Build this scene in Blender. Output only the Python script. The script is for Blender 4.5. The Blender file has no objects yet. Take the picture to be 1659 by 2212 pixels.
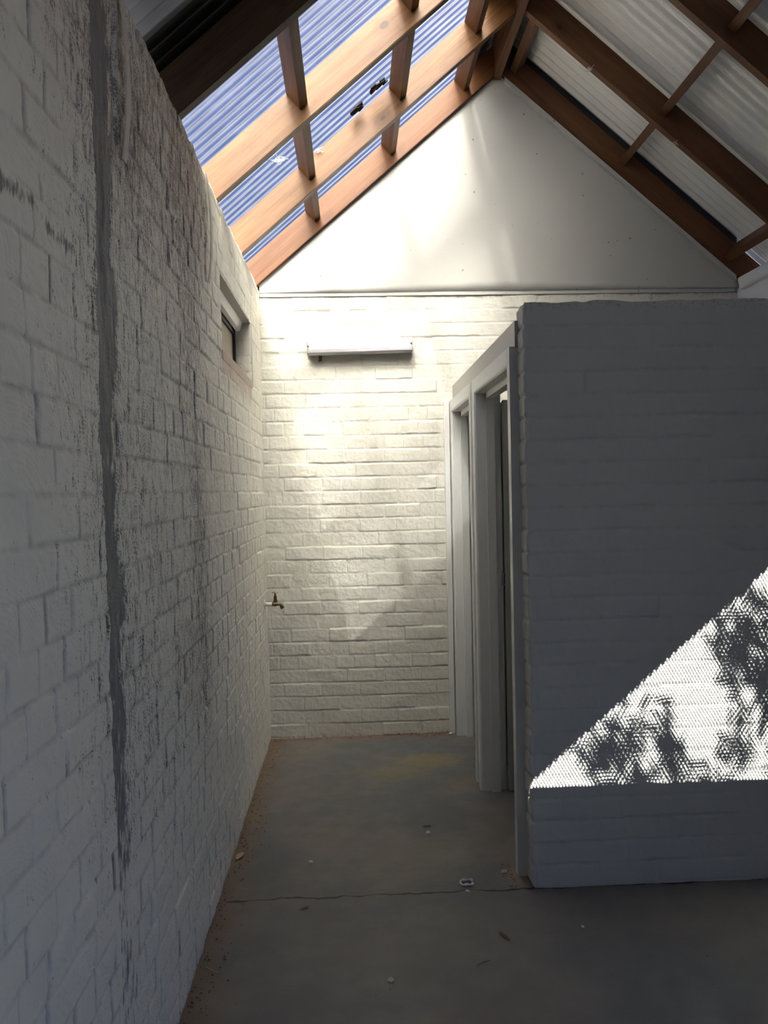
import bpy, bmesh, math, random
import numpy as np
from mathutils import Vector, Matrix

SC = bpy.context.scene
COL = SC.collection
random.seed(4)

# ------------------------------------------------------------------ camera, world, sun, exposure
cam_d = bpy.data.cameras.new('camera')
cam = bpy.data.objects.new('camera', cam_d); COL.objects.link(cam)
cam_d.sensor_fit = 'VERTICAL'; cam_d.sensor_height = 36.0
cam_d.lens = 1663.2 / 2212 * 36.0
cam_d.clip_start = 0.02; cam_d.clip_end = 500
cam.matrix_world = Matrix(((0.99885401, 0.02325377, -0.0418322, 0.5336),
                           (-0.04243738, 0.02617111, -0.9987563, 0.0),
                           (-0.02213006, 0.99938698, 0.02712795, 1.5271),
                           (0, 0, 0, 1)))
SC.camera = cam

SUN_DIR = Vector((0.28, 1.0, -1.20)).normalized()          # the way the light travels
SUN_POWER = 20.0
SKY_POWER = 0.85
sun_d = bpy.data.lights.new('sun', 'SUN'); sun_d.energy = SUN_POWER; sun_d.angle = math.radians(0.16)
sun_d.color = (1.0, 1.0, 1.0)
sun = bpy.data.objects.new('sun', sun_d); COL.objects.link(sun)
sun.rotation_euler = SUN_DIR.to_track_quat('-Z', 'Y').to_euler(); sun.location = (-3, -8, 14)

world = bpy.data.worlds.new('sky'); SC.world = world; world.use_nodes = True
wn = world.node_tree; wn.nodes.clear()
w_out = wn.nodes.new('ShaderNodeOutputWorld'); w_bg = wn.nodes.new('ShaderNodeBackground')
w_tc = wn.nodes.new('ShaderNodeTexCoord'); w_sep = wn.nodes.new('ShaderNodeSeparateXYZ')
w_rp = wn.nodes.new('ShaderNodeValToRGB')
wn.links.new(w_tc.outputs['Generated'], w_sep.inputs[0]); wn.links.new(w_sep.outputs['Z'], w_rp.inputs[0])
wn.links.new(w_rp.outputs[0], w_bg.inputs[0]); wn.links.new(w_bg.outputs[0], w_out.inputs[0])
cr = w_rp.color_ramp
cr.elements[0].position = 0.0; cr.elements[0].color = (0.37, 0.45, 0.58, 1)
cr.elements[1].position = 0.9; cr.elements[1].color = (0.004, 0.07, 0.56, 1)
e = cr.elements.new(0.35); e.color = (0.06, 0.15, 0.45, 1)
w_bg.inputs[1].default_value = SKY_POWER

SC.view_settings.view_transform = 'Standard'; SC.view_settings.look = 'None'
SC.view_settings.gamma = 1.0; SC.view_settings.use_curve_mapping = False
SC.view_settings.exposure = 2.0
SC.cycles.sample_clamp_indirect = 0.0
SC.cycles.max_bounces = 16; SC.cycles.diffuse_bounces = 9; SC.cycles.transparent_max_bounces = 12

# ------------------------------------------------------------------ helpers
def tag(o, label=None, cat=None, group=None, kind=None):
    if label: o['label'] = label
    if cat: o['category'] = cat
    if group: o['group'] = group
    if kind: o['kind'] = kind
    return o

def empty(name, loc, label=None, cat=None, group=None, kind=None):
    o = bpy.data.objects.new(name, None); COL.objects.link(o); o.location = loc
    o.empty_display_size = 0.1
    return tag(o, label, cat, group, kind)

def link(name, me, mat=None, parent=None, smooth=False):
    o = bpy.data.objects.new(name, me); COL.objects.link(o)
    if mat is not None: me.materials.append(mat)
    if smooth: me.polygons.foreach_set('use_smooth', np.ones(len(me.polygons), bool))
    if parent is not None:
        o.parent = parent
        o.matrix_parent_inverse = Matrix.Translation(-Vector(parent.location))
    return o

def bm_link(name, bm, mat=None, parent=None, smooth=False):
    me = bpy.data.meshes.new(name); bmesh.ops.recalc_face_normals(bm, faces=bm.faces[:]); bm.to_mesh(me); bm.free()
    return link(name, me, mat, parent, smooth)

def add_box(bm, x0, x1, y0, y1, z0, z1, bevel=0.0, M=None):
    vs = [bm.verts.new(Vector(p)) for p in ((x0,y0,z0),(x1,y0,z0),(x1,y1,z0),(x0,y1,z0),(x0,y0,z1),(x1,y0,z1),(x1,y1,z1),(x0,y1,z1))]
    fs = [bm.faces.new([vs[i] for i in q]) for q in ((3,2,1,0),(4,5,6,7),(0,1,5,4),(1,2,6,5),(2,3,7,6),(3,0,4,7))]
    if bevel > 0:
        es = list({e for f in fs for e in f.edges})
        r = bmesh.ops.bevel(bm, geom=es, offset=bevel, segments=2, affect='EDGES', profile=0.5)
        vs = list({v for v in r['verts']} | {v for v in vs if v.is_valid})
    if M is not None:
        for v in vs:
            if v.is_valid: v.co = M @ v.co
    return vs

def box(name, x0, x1, y0, y1, z0, z1, mat, parent=None, bevel=0.0):
    bm = bmesh.new(); add_box(bm, x0, x1, y0, y1, z0, z1, bevel)
    return bm_link(name, bm, mat, parent)

def prism(name, pts, axis, a, b, mat, parent=None, bevel=0.0):
    """closed outline pts (2D) pushed along axis 0/1/2 from a to b"""
    bm = bmesh.new()
    def P(p, t):
        q = list(p); q.insert(axis, t); return q
    A = [bm.verts.new(P(p, a)) for p in pts]; B = [bm.verts.new(P(p, b)) for p in pts]
    n = len(pts)
    bm.faces.new(A[::-1]); bm.faces.new(B)
    for i in range(n): bm.faces.new((A[i], A[(i+1) % n], B[(i+1) % n], B[i]))
    if bevel:
        bmesh.ops.bevel(bm, geom=bm.edges[:], offset=bevel, segments=2, affect='EDGES', profile=0.5)
    return bm_link(name, bm, mat, parent)

def add_tube(bm, pts, radii, seg=16, cap=True):
    pts = [Vector(p) for p in pts]; rings = []
    ref = Vector((0, 0, 1))
    for i, p in enumerate(pts):
        d = (pts[min(i+1, len(pts)-1)] - pts[max(i-1, 0)])
        if d.length < 1e-9: d = Vector((0, 0, 1))
        d.normalize()
        a = d.cross(ref)
        if a.length < 1e-3: a = d.cross(Vector((0, 1, 0)))
        a.normalize(); b = d.cross(a)
        r = radii[i] if isinstance(radii, (list, tuple)) else radii
        rings.append([bm.verts.new(p + (a*math.cos(t) + b*math.sin(t))*r) for t in [2*math.pi*k/seg for k in range(seg)]])
    for R0, R1 in zip(rings, rings[1:]):
        for k in range(seg): bm.faces.new((R0[k], R0[(k+1) % seg], R1[(k+1) % seg], R1[k]))
    if cap: bm.faces.new(rings[0][::-1]); bm.faces.new(rings[-1])

# ------------------------------------------------------------------ numpy noise
def _h(i, j, s):
    n = (i.astype(np.int64)*374761393 + j.astype(np.int64)*668265263 + s*1442695041) & 0x7fffffff
    n = ((n ^ (n >> 13)) * 1274126177) & 0x7fffffff
    n = ((n ^ (n >> 16)) * 1103515245 + 12345) & 0x7fffffff
    return ((n >> 8) & 0xffff) / 65535.0
def vnoise(x, y, s=0):
    x = np.asarray(x, float); y = np.asarray(y, float)
    i = np.floor(x); j = np.floor(y); fx = x-i; fy = y-j
    fx = fx*fx*(3-2*fx); fy = fy*fy*(3-2*fy)
    a = _h(i, j, s); b = _h(i+1, j, s); c = _h(i, j+1, s); d = _h(i+1, j+1, s)
    return (a*(1-fx)+b*fx)*(1-fy) + (c*(1-fx)+d*fx)*fy
def fbm(x, y, s=0, o=4):
    t = 0; a = 0.5; n = 0
    for k in range(o):
        t = t + a*vnoise(x*2**k, y*2**k, s+17*k); n += a; a *= 0.5
    return t/n
def sst(a, b, x):
    t = np.clip((x-a)/(b-a), 0, 1); return t*t*(3-2*t)

# ------------------------------------------------------------------ materials
def nmat(name):
    m = bpy.data.materials.new(name); m.use_nodes = True
    nt = m.node_tree; nt.nodes.clear()
    out = nt.nodes.new('ShaderNodeOutputMaterial'); bs = nt.nodes.new('ShaderNodeBsdfPrincipled')
    nt.links.new(bs.outputs[0], out.inputs[0])
    return m, nt, bs, out
class N:
    def __init__(s, nt): s.nt = nt
    def new(s, t, **k):
        n = s.nt.nodes.new(t)
        for a, b in k.items(): setattr(n, a, b)
        return n
    def put(s, sock, v):
        if hasattr(v, 'is_output'): s.nt.links.new(v, sock)
        elif v is not None:
            if sock.type == 'RGBA' and len(v) == 3: v = (*v, 1)
            sock.default_value = v
    def math(s, op, a, b=None, c=None, clamp=False):
        n = s.new('ShaderNodeMath', operation=op, use_clamp=clamp)
        s.put(n.inputs[0], a)
        if b is not None: s.put(n.inputs[1], b)
        if c is not None: s.put(n.inputs[2], c)
        return n.outputs[0]
    def mix(s, f, a, b, mode='MIX'):
        n = s.new('ShaderNodeMix', data_type='RGBA', blend_type=mode)
        s.put(n.inputs[0], f); s.put(n.inputs[6], a); s.put(n.inputs[7], b)
        return n.outputs[2]
    def ramp(s, f, stops):
        n = s.new('ShaderNodeValToRGB'); cr = n.color_ramp
        while len(cr.elements) < len(stops): cr.elements.new(0.5)
        for e, (p, c) in zip(cr.elements, stops):
            e.position = p; e.color = (*c, 1) if hasattr(c, '__len__') else (c, c, c, 1)
        s.put(n.inputs[0], f); return n.outputs[0]
    def sm(s, f, a, b, lo=0.0, hi=1.0):
        n = s.new('ShaderNodeMapRange', interpolation_type='SMOOTHSTEP')
        s.put(n.inputs[0], f); s.put(n.inputs[1], a); s.put(n.inputs[2], b); s.put(n.inputs[3], lo); s.put(n.inputs[4], hi)
        return n.outputs[0]
    def coord(s, scale=(1, 1, 1), rot=(0, 0, 0), loc=(0, 0, 0), src='Object'):
        t = s.new('ShaderNodeTexCoord'); m = s.new('ShaderNodeMapping')
        m.inputs['Scale'].default_value = scale; m.inputs['Rotation'].default_value = rot; m.inputs['Location'].default_value = loc
        s.nt.links.new(t.outputs[src], m.inputs[0]); return m.outputs[0]
    def noise(s, vec, sc, det=4, rough=0.55, dist=0.0):
        n = s.new('ShaderNodeTexNoise'); s.put(n.inputs['Vector'], vec)
        n.inputs['Scale'].default_value = sc; n.inputs['Detail'].default_value = det
        n.inputs['Roughness'].default_value = rough; n.inputs['Distortion'].default_value = dist
        return n.outputs[0]
    def attr(s, name):
        n = s.new('ShaderNodeAttribute', attribute_name=name); return n.outputs['Fac']
    def bump(s, h, strength, dist, normal=None):
        n = s.new('ShaderNodeBump'); n.inputs['Strength'].default_value = strength; n.inputs['Distance'].default_value = dist
        s.put(n.inputs['Height'], h)
        if normal is not None: s.put(n.inputs['Normal'], normal)
        return n.outputs[0]

def mat_plain(name, col, rough=0.5, metal=0.0, var=0.06, scale=30, bump=0.0, spec=0.5):
    m, nt, bs, _ = nmat(name); n = N(nt)
    v = n.noise(n.coord(), scale, 5)
    c = n.mix(v, [x*(1-var) for x in col], [min(1, x*(1+var)) for x in col])
    n.put(bs.inputs['Base Color'], c); bs.inputs['Roughness'].default_value = rough; bs.inputs['Metallic'].default_value = metal
    bs.inputs['Specular IOR Level'].default_value = spec
    if bump: n.put(bs.inputs['Normal'], n.bump(v, bump, 0.002))
    return m

PAINT = (0.60, 0.588, 0.53)  # end wall and partition toned darker than the left wall to balance the light
def mat_brick(name, dirty=False, paint=PAINT, joint_dark=0.12):
    """thick white paint brushed over brick, with dirt held by vertex masks grime / joint / stain / pink"""
    m, nt, bs, _ = nmat(name); n = N(nt)
    co = n.coord()
    big = n.noise(co, 2.2, 3); mid = n.noise(co, 28, 5, 0.6); fine = n.noise(co, 160, 4, 0.6)
    base = n.mix(big, [c*0.94 for c in paint], [min(1, c*1.04) for c in paint])
    base = n.mix(n.sm(mid, 0.62, 0.8, 0, 0.25), base, [c*0.80 for c in paint])
    joint = n.attr('joint')
    base = n.mix(n.math('MULTIPLY', n.math('MULTIPLY', joint, n.sm(mid, 0.42, 0.62)), joint_dark), base, (0.10, 0.075, 0.055))
    # brushed arcs in the paint
    brush = n.noise(n.coord(scale=(1, 1, 1)), 3.0, 1)
    wv = n.new('ShaderNodeTexWave', wave_type='RINGS', rings_direction='SPHERICAL')
    jig = n.new('ShaderNodeVectorMath', operation='ADD')
    vo = n.new('ShaderNodeTexVoronoi'); vo.inputs['Scale'].default_value = 5.0
    n.put(vo.inputs['Vector'], co)
    sub = n.new('ShaderNodeVectorMath', operation='SUBTRACT'); n.put(sub.inputs[0], co); n.put(sub.inputs[1], vo.outputs['Position'])
    n.put(jig.inputs[0], sub.outputs[0]); n.put(jig.inputs[1], (0.13, 0.07, 0.11))
    n.put(wv.inputs['Vector'], jig.outputs[0]); wv.inputs['Scale'].default_value = 38; wv.inputs['Distortion'].default_value = 3.0
    wv.inputs['Detail'].default_value = 3; wv.inputs['Detail Scale'].default_value = 3.0
    grime = n.attr('grime') if dirty else None
    if dirty:
        streak = n.noise(n.coord(scale=(1, 1, 0.16)), 150, 3, 0.65)
        speck = n.noise(co, 210, 3, 0.7)
        blot = n.noise(n.coord(scale=(1, 1, 0.45)), 34, 5, 0.65)
        v = n.math('ADD', n.math('MULTIPLY', streak, 0.36), n.math('ADD', n.math('MULTIPLY', speck, 0.34), n.math('MULTIPLY', blot, 0.30)))
        v = n.math('ADD', v, n.math('MULTIPLY', wv.outputs['Fac'], 0.035))
        thr = n.math('SUBTRACT', 0.665, n.math('MULTIPLY', grime, 0.22))
        k = n.new('ShaderNodeMapRange', interpolation_type='SMOOTHSTEP')
        n.put(k.inputs[0], v); n.put(k.inputs[1], thr); n.put(k.inputs[2], n.math('ADD', thr, 0.085))
        veil = n.math('MULTIPLY', n.sm(n.math('MULTIPLY', grime, n.math('ADD', blot, 0.35)), 0.25, 1.0), 0.12)
        base = n.mix(veil, base, (0.34, 0.31, 0.275))
        base = n.mix(n.math('MULTIPLY', k.outputs[0], 0.88), base, (0.105, 0.10, 0.10))
        base = n.mix(n.math('MULTIPLY', n.attr('pink'), n.sm(blot, 0.35, 0.6, 0.45, 1.0)), base, (0.60, 0.46, 0.37))
        stv = n.math('ADD', n.math('MULTIPLY', n.attr('stain'), 1.25), n.math('MULTIPLY', n.math('SUBTRACT', n.noise(n.coord(scale=(1, 1, 0.3)), 60, 4, 0.65), 0.5), 2.3))
        base = n.mix(n.math('MULTIPLY', n.sm(stv, 0.38, 0.80), 0.90), base, n.mix(big, (0.13, 0.13, 0.13), (0.24, 0.245, 0.26)))
        base = n.mix(n.math('MULTIPLY', n.math('MULTIPLY', joint, n.sm(n.noise(co, 13, 3), 0.36, 0.60)), n.math('ADD', 0.15, n.math('MULTIPLY', grime, 0.75))), base, (0.09, 0.085, 0.08))
    # flakes showing rust brown brick where the vertex mask asks for it
    base = n.mix(n.math('MULTIPLY', n.attr('chip'), n.sm(n.noise(co, 75, 4, 0.7), 0.52, 0.60)), base, (0.22, 0.115, 0.07))
    n.put(bs.inputs['Base Color'], base)
    bs.inputs['Roughness'].default_value = 0.62; bs.inputs['Specular IOR Level'].default_value = 0.35
    b1 = n.bump(mid, 0.35, 0.006)
    b2 = n.bump(wv.outputs['Fac'], 0.10, 0.003, b1)
    b3 = n.bump(fine, 0.35, 0.0015, b2)
    n.put(bs.inputs['Normal'], b3)
    return m

def mat_wood(name, a, b, c, rough=0.42, seed=0.0):
    """grain runs along the board's own X"""
    m, nt, bs, _ = nmat(name); n = N(nt)
    inf = n.new('ShaderNodeObjectInfo')
    off = n.new('ShaderNodeVectorMath', operation='ADD')
    rnd = n.new('ShaderNodeCombineXYZ'); k = n.math('MULTIPLY', inf.outputs['Random'], 13.7)
    for i in range(3): n.put(rnd.inputs[i], k)
    n.put(off.inputs[0], n.coord()); n.put(off.inputs[1], rnd.outputs[0])
    def sc(v):
        mp = n.new('ShaderNodeMapping'); mp.inputs['Scale'].default_value = v; n.put(mp.inputs[0], off.outputs[0]); return mp.outputs[0]
    broad = n.noise(sc((1.1, 9, 9)), 1.6, 3, 0.5, 0.6)
    grain = n.noise(sc((2.2, 60, 60)), 2.0, 5, 0.6, 0.4)
    fib = n.noise(sc((6, 240, 240)), 2.0, 3, 0.6)
    blotch = n.noise(off.outputs[0], 22, 5, 0.65)
    col = n.ramp(n.math('ADD', n.math('MULTIPLY', broad, 0.55), n.math('MULTIPLY', grain, 0.45)), [(0.32, a), (0.5, b), (0.68, c)])
    col = n.mix(n.sm(blotch, 0.56, 0.78, 0, 0.30), col, [x*0.6 for x in a])
    vo = n.new('ShaderNodeTexVoronoi'); vo.inputs['Scale'].default_value = 4.2; n.put(vo.inputs['Vector'], sc((0.62, 1.0, 1.0)))
    d = vo.outputs['Distance']
    col = n.mix(n.sm(d, 0.045, 0.075, 0.9, 0.0), col, [x*0.33 for x in a])
    col = n.mix(n.sm(d, 0.10, 0.19, 0.38, 0.0), col, [x*0.75 for x in a])
    pit = n.noise(off.outputs[0], 95, 2)
    col = n.mix(n.sm(pit, 0.73, 0.78, 0, 0.8), col, [x*0.25 for x in a])
    n.put(bs.inputs['Base Color'], col); bs.inputs['Roughness'].default_value = rough
    bs.inputs['Specular IOR Level'].default_value = 0.3
    n.put(bs.inputs['Normal'], n.bump(n.math('ADD', grain, fib), 0.25, 0.002))
    return m

M_BRICK = mat_brick('white painted brick')
M_BRICK_DIRTY = mat_brick('grimy white painted brick', True, (0.93, 0.90, 0.80))  # same paint as the end wall, lightened to offset the weaker light here
M_PINE = mat_wood('golden pine', (0.064, 0.023, 0.0070), (0.108, 0.046, 0.0140), (0.152, 0.074, 0.0240))
M_PINE_RED = mat_wood('orange stained pine', (0.068, 0.022, 0.007), (0.105, 0.038, 0.0115), (0.14, 0.056, 0.018))
M_PINE_DARK = mat_wood('dark stained pine', (0.07, 0.027, 0.010), (0.115, 0.048, 0.019), (0.165, 0.075, 0.030), 0.5)
M_PINE_OLD = mat_wood('aged dark pine', (0.05, 0.03, 0.018), (0.085, 0.05, 0.028), (0.12, 0.075, 0.04), 0.6)
M_FRAME = mat_plain('pale grey door frame paint', (0.64, 0.645, 0.635), 0.38, 0, 0.03, 12)
M_FASCIA = mat_plain('warm grey painted fascia', (0.47, 0.455, 0.425), 0.5, 0, 0.04, 9, 0.1)
M_LEAF = mat_plain('grey green door laminate', (0.36, 0.37, 0.31), 0.4, 0, 0.04, 8)
M_WHITE = mat_plain('white gloss paint', (0.82, 0.82, 0.83), 0.35, 0, 0.02, 20)
M_SILLP = mat_plain('pink grey cement', (0.60, 0.50, 0.42), 0.8, 0, 0.15, 40, 0.3)
M_BOARD = mat_plain('brown grey fibre board', (0.56, 0.49, 0.40), 0.7, 0, 0.06, 60, 0.2)
M_SCREENF = mat_plain('black fly screen frame', (0.02, 0.02, 0.022), 0.6, 0, 0.5, 300)
M_BRASS = mat_plain('tarnished brass', (0.21, 0.17, 0.085), 0.42, 0.75, 0.35, 120, 0.3)
M_BRASS_DK = mat_plain('dark tarnished brass', (0.13, 0.075, 0.035), 0.45, 0.7, 0.35, 120, 0.3)
M_COPPER = mat_plain('worn copper tap handle', (0.70, 0.42, 0.20), 0.35, 0.85, 0.2, 120)
M_PIPE = mat_plain('paint spattered white pipe', (0.72, 0.71, 0.67), 0.5, 0, 0.12, 90, 0.3)
M_RUST = mat_plain('brown rust', (0.20, 0.10, 0.05), 0.9, 0, 0.4, 200, 0.5)
M_DARK = mat_plain('black gap', (0.012, 0.012, 0.014), 0.9)
M_PACK_SHADE = mat_plain('charcoal packing strip', (0.022, 0.024, 0.03), 0.8, 0, 0.2, 30)  # near black stands in for the shade above the gable rafter
M_STRAP = mat_plain('paint caked steel strap', (0.74, 0.69, 0.61), 0.7, 0, 0.25, 60, 0.4)
M_LEAFLIT = mat_plain('dry tan leaf', (0.50, 0.33, 0.20), 0.7, 0, 0.3, 150, 0.3)
M_LEAFDK = mat_plain('dry brown leaf', (0.16, 0.085, 0.05), 0.7, 0, 0.3, 150, 0.3)
M_LITTER = mat_plain('black leaf litter', (0.015, 0.013, 0.012), 0.9, 0, 0.5, 200)
M_CHALK = mat_plain('white paint flake', (0.75, 0.72, 0.64), 0.8, 0, 0.1, 200, 0.4)
M_TWIG = mat_plain('pale dry twig', (0.45, 0.38, 0.27), 0.8, 0, 0.2, 200)
M_WEB = mat_plain('dusty grey cobweb', (0.62, 0.60, 0.56), 0.95, 0, 0.2, 300)
M_STEEL = mat_plain('dull steel', (0.35, 0.35, 0.34), 0.4, 0.8, 0.1, 80)
M_GRASS = mat_plain('dark asphalt', (0.032, 0.033, 0.036), 0.95, 0, 0.4, 3)
M_FOLIAGE = mat_plain('eucalypt foliage', (0.05, 0.08, 0.03), 0.7, 0, 0.3, 5)
M_BARK = mat_plain('grey bark', (0.22, 0.18, 0.14), 0.9, 0, 0.3, 14, 0.5)
M_BOUNCE_CUT = mat_plain('charcoal painted brick', (0.06, 0.058, 0.055), 0.8, 0, 0.1, 12)  # dark colour for unseen walls, chosen to cut bounce light on the partition
M_SOFFIT = mat_plain('porch concrete', (0.42, 0.42, 0.41), 0.9, 0, 0.08, 8)

def mat_sheet_metal():
    m, nt, bs, _ = nmat('pale grey colour bonded steel sheet'); n = N(nt)
    v = n.noise(n.coord(), 3, 3)
    sp = n.noise(n.coord(), 130, 2)
    c = n.mix(v, (0.76, 0.765, 0.735), (0.82, 0.825, 0.795))
    c = n.mix(n.sm(sp, 0.70, 0.76, 0, 0.5), c, (0.25, 0.24, 0.23))
    n.put(bs.inputs['Base Color'], c); bs.inputs['Metallic'].default_value = 0.0
    bs.inputs['Roughness'].default_value = 0.24; bs.inputs['Specular IOR Level'].default_value = 0.9
    return m
M_SHEET = mat_sheet_metal()
M_SHEET_DULL = mat_plain('dull zinc coated steel sheet', (0.52, 0.52, 0.51), 0.22, 0.0, 0.2, 9)

CLEAR_T, CLEAR_R, NARROW = 0.012, 0.94, 0.22
def mat_clear():
    m, nt, bs, out = nmat('clear weathered polycarbonate'); n = N(nt)
    nt.nodes.remove(bs)
    tr = n.new('ShaderNodeBsdfTransparent'); tr.inputs[0].default_value = (0.96, 0.955, 0.92, 1)
    rf = n.new('ShaderNodeBsdfRefraction', distribution='BECKMANN'); rf.inputs['Color'].default_value = (0.245, 0.231, 0.199, 1)
    rf.inputs['IOR'].default_value = 2.3; rf.inputs['Roughness'].default_value = 0.92
    tl = n.new('ShaderNodeBsdfTranslucent'); tl.inputs[0].default_value = (0.76, 0.80, 0.80, 1)
    gl = n.new('ShaderNodeBsdfGlossy'); gl.inputs['Roughness'].default_value = 0.12
    # the weathered film scatters about the plane of the sheet, whatever the corrugation does
    geo = n.new('ShaderNodeNewGeometry'); sgn = n.math('SUBTRACT', 1.0, n.math('MULTIPLY', geo.outputs['Backfacing'], 2.0))
    pn = n.new('ShaderNodeVectorMath', operation='SCALE'); pn.inputs[0].default_value = (0.6476, 0.0, -0.7619); n.put(pn.inputs['Scale'], sgn)
    n.put(rf.inputs['Normal'], pn.outputs[0])
    r2 = n.new('ShaderNodeBsdfRefraction', distribution='BECKMANN'); r2.inputs['Color'].default_value = (0.245, 0.233, 0.204, 1)
    r2.inputs['IOR'].default_value = 1.13; r2.inputs['Roughness'].default_value = 0.80
    rm = n.new('ShaderNodeMixShader'); rm.inputs[0].default_value = NARROW; n.put(rm.inputs[1], rf.outputs[0]); n.put(rm.inputs[2], r2.outputs[0])
    a = n.new('ShaderNodeMixShader'); b = n.new('ShaderNodeMixShader'); c = n.new('ShaderNodeMixShader')
    n.put(a.inputs[0], CLEAR_R/(CLEAR_T+CLEAR_R)); n.put(a.inputs[1], tr.outputs[0]); n.put(a.inputs[2], rm.outputs[0])
    dust = n.noise(n.coord(scale=(1, 3, 1)), 7, 5, 0.6)
    n.put(b.inputs[0], n.sm(dust, 0.35, 0.8, 0.01, 0.03)); n.put(b.inputs[1], a.outputs[0]); n.put(b.inputs[2], tl.outputs[0])
    lw = n.new('ShaderNodeLayerWeight'); lw.inputs['Blend'].default_value = 0.18
    n.put(c.inputs[0], n.math('MULTIPLY', lw.outputs['Fresnel'], 0.06)); n.put(c.inputs[1], b.outputs[0]); n.put(c.inputs[2], gl.outputs[0])
    # thin brown lines coloured along valleys and crests to draw the corrugations
    sep = n.new('ShaderNodeSeparateXYZ'); n.put(sep.inputs[0], n.coord())
    ph = n.math('SINE', n.math('MULTIPLY', sep.outputs['Y'], 2*math.pi/PITCH))
    gr = n.math('MULTIPLY', n.sm(ph, -0.70, -0.98), n.sm(n.noise(n.coord(scale=(1, 6, 1)), 5, 4), 0.25, 0.6, 0.12, 0.5))
    gr2 = n.math('MULTIPLY', n.sm(ph, 0.80, 1.0), 0.16)
    df = n.new('ShaderNodeBsdfDiffuse'); df.inputs[0].default_value = (0.20, 0.18, 0.16, 1)
    gm = n.new('ShaderNodeMixShader'); n.put(gm.inputs[0], n.math('MAXIMUM', gr, gr2)); n.put(gm.inputs[1], c.outputs[0]); n.put(gm.inputs[2], df.outputs[0])
    n.put(out.inputs[0], gm.outputs[0])
    return m
PITCH = 0.0665
M_CLEAR = mat_clear()

def mat_perforated(pitch=0.0125, r=0.175):
    m, nt, bs, out = nmat('perforated steel mesh'); n = N(nt)
    sep = n.new('ShaderNodeSeparateXYZ'); n.put(sep.inputs[0], n.coord())
    px, pz = pitch, pitch*math.sqrt(3)
    def hole(ox, oz):
        fx = n.math('SUBTRACT', n.math('FRACT', n.math('ADD', n.math('DIVIDE', sep.outputs['X'], px), ox)), 0.5)
        fz = n.math('SUBTRACT', n.math('FRACT', n.math('ADD', n.math('DIVIDE', sep.outputs['Z'], pz), oz)), 0.5)
        fz = n.math('MULTIPLY', fz, math.sqrt(3))
        d = n.math('SQRT', n.math('ADD', n.math('MULTIPLY', fx, fx), n.math('MULTIPLY', fz, fz)))
        return n.math('LESS_THAN', d, r)
    h = n.math('MAXIMUM', hole(10.0, 10.0), hole(10.5, 10.5))
    bs.inputs['Base Color'].default_value = (0.4, 0.4, 0.4, 1); bs.inputs['Metallic'].default_value = 0.6; bs.inputs['Roughness'].default_value = 0.5
    tr = n.new('ShaderNodeBsdfTransparent'); mx = n.new('ShaderNodeMixShader')
    n.put(mx.inputs[0], h); n.put(mx.inputs[1], bs.outputs[0]); n.put(mx.inputs[2], tr.outputs[0]); n.put(out.inputs[0], mx.outputs[0])
    return m
M_PERF = mat_perforated()

def mat_gable():
    m, nt, bs, _ = nmat('white painted sheet lining'); n = N(nt)
    co = n.coord()
    c = n.mix(n.noise(co, 3, 3), (0.445, 0.44, 0.42), (0.485, 0.48, 0.46))  # white toned down to offset the strong light on the gable
    c = n.mix(n.sm(n.noise(co, 38, 2, 0.3), 0.735, 0.76, 0, 0.75), c, (0.22, 0.17, 0.13))
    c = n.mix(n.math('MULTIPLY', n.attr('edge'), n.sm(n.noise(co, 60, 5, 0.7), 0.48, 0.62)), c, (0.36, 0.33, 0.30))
    n.put(bs.inputs['Base Color'], c); bs.inputs['Roughness'].default_value = 0.45; bs.inputs['Specular IOR Level'].default_value = 0.35
    h = n.math('ADD', n.noise(co, 5, 3), n.math('MULTIPLY', n.sm(n.noise(co, 55, 2), 0.70, 0.8), 0.15))
    n.put(bs.inputs['Normal'], n.bump(h, 0.25, 0.01))
    return m
M_GABLE = mat_gable()

def mat_diffuser():
    m, nt, bs, _ = nmat('white acrylic diffuser'); n = N(nt)
    v = n.noise(n.coord(), 60, 3)
    n.put(bs.inputs['Base Color'], n.mix(n.sm(v, 0.66, 0.76, 0, 0.3), (0.50, 0.50, 0.545), (0.34, 0.32, 0.30)))
    bs.inputs['Roughness'].default_value = 0.28; bs.inputs['Subsurface Weight'].default_value = 0.15
    bs.inputs['Subsurface Radius'].default_value = (0.02, 0.02, 0.02)
    return m
M_DIFF = mat_diffuser()

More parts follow.
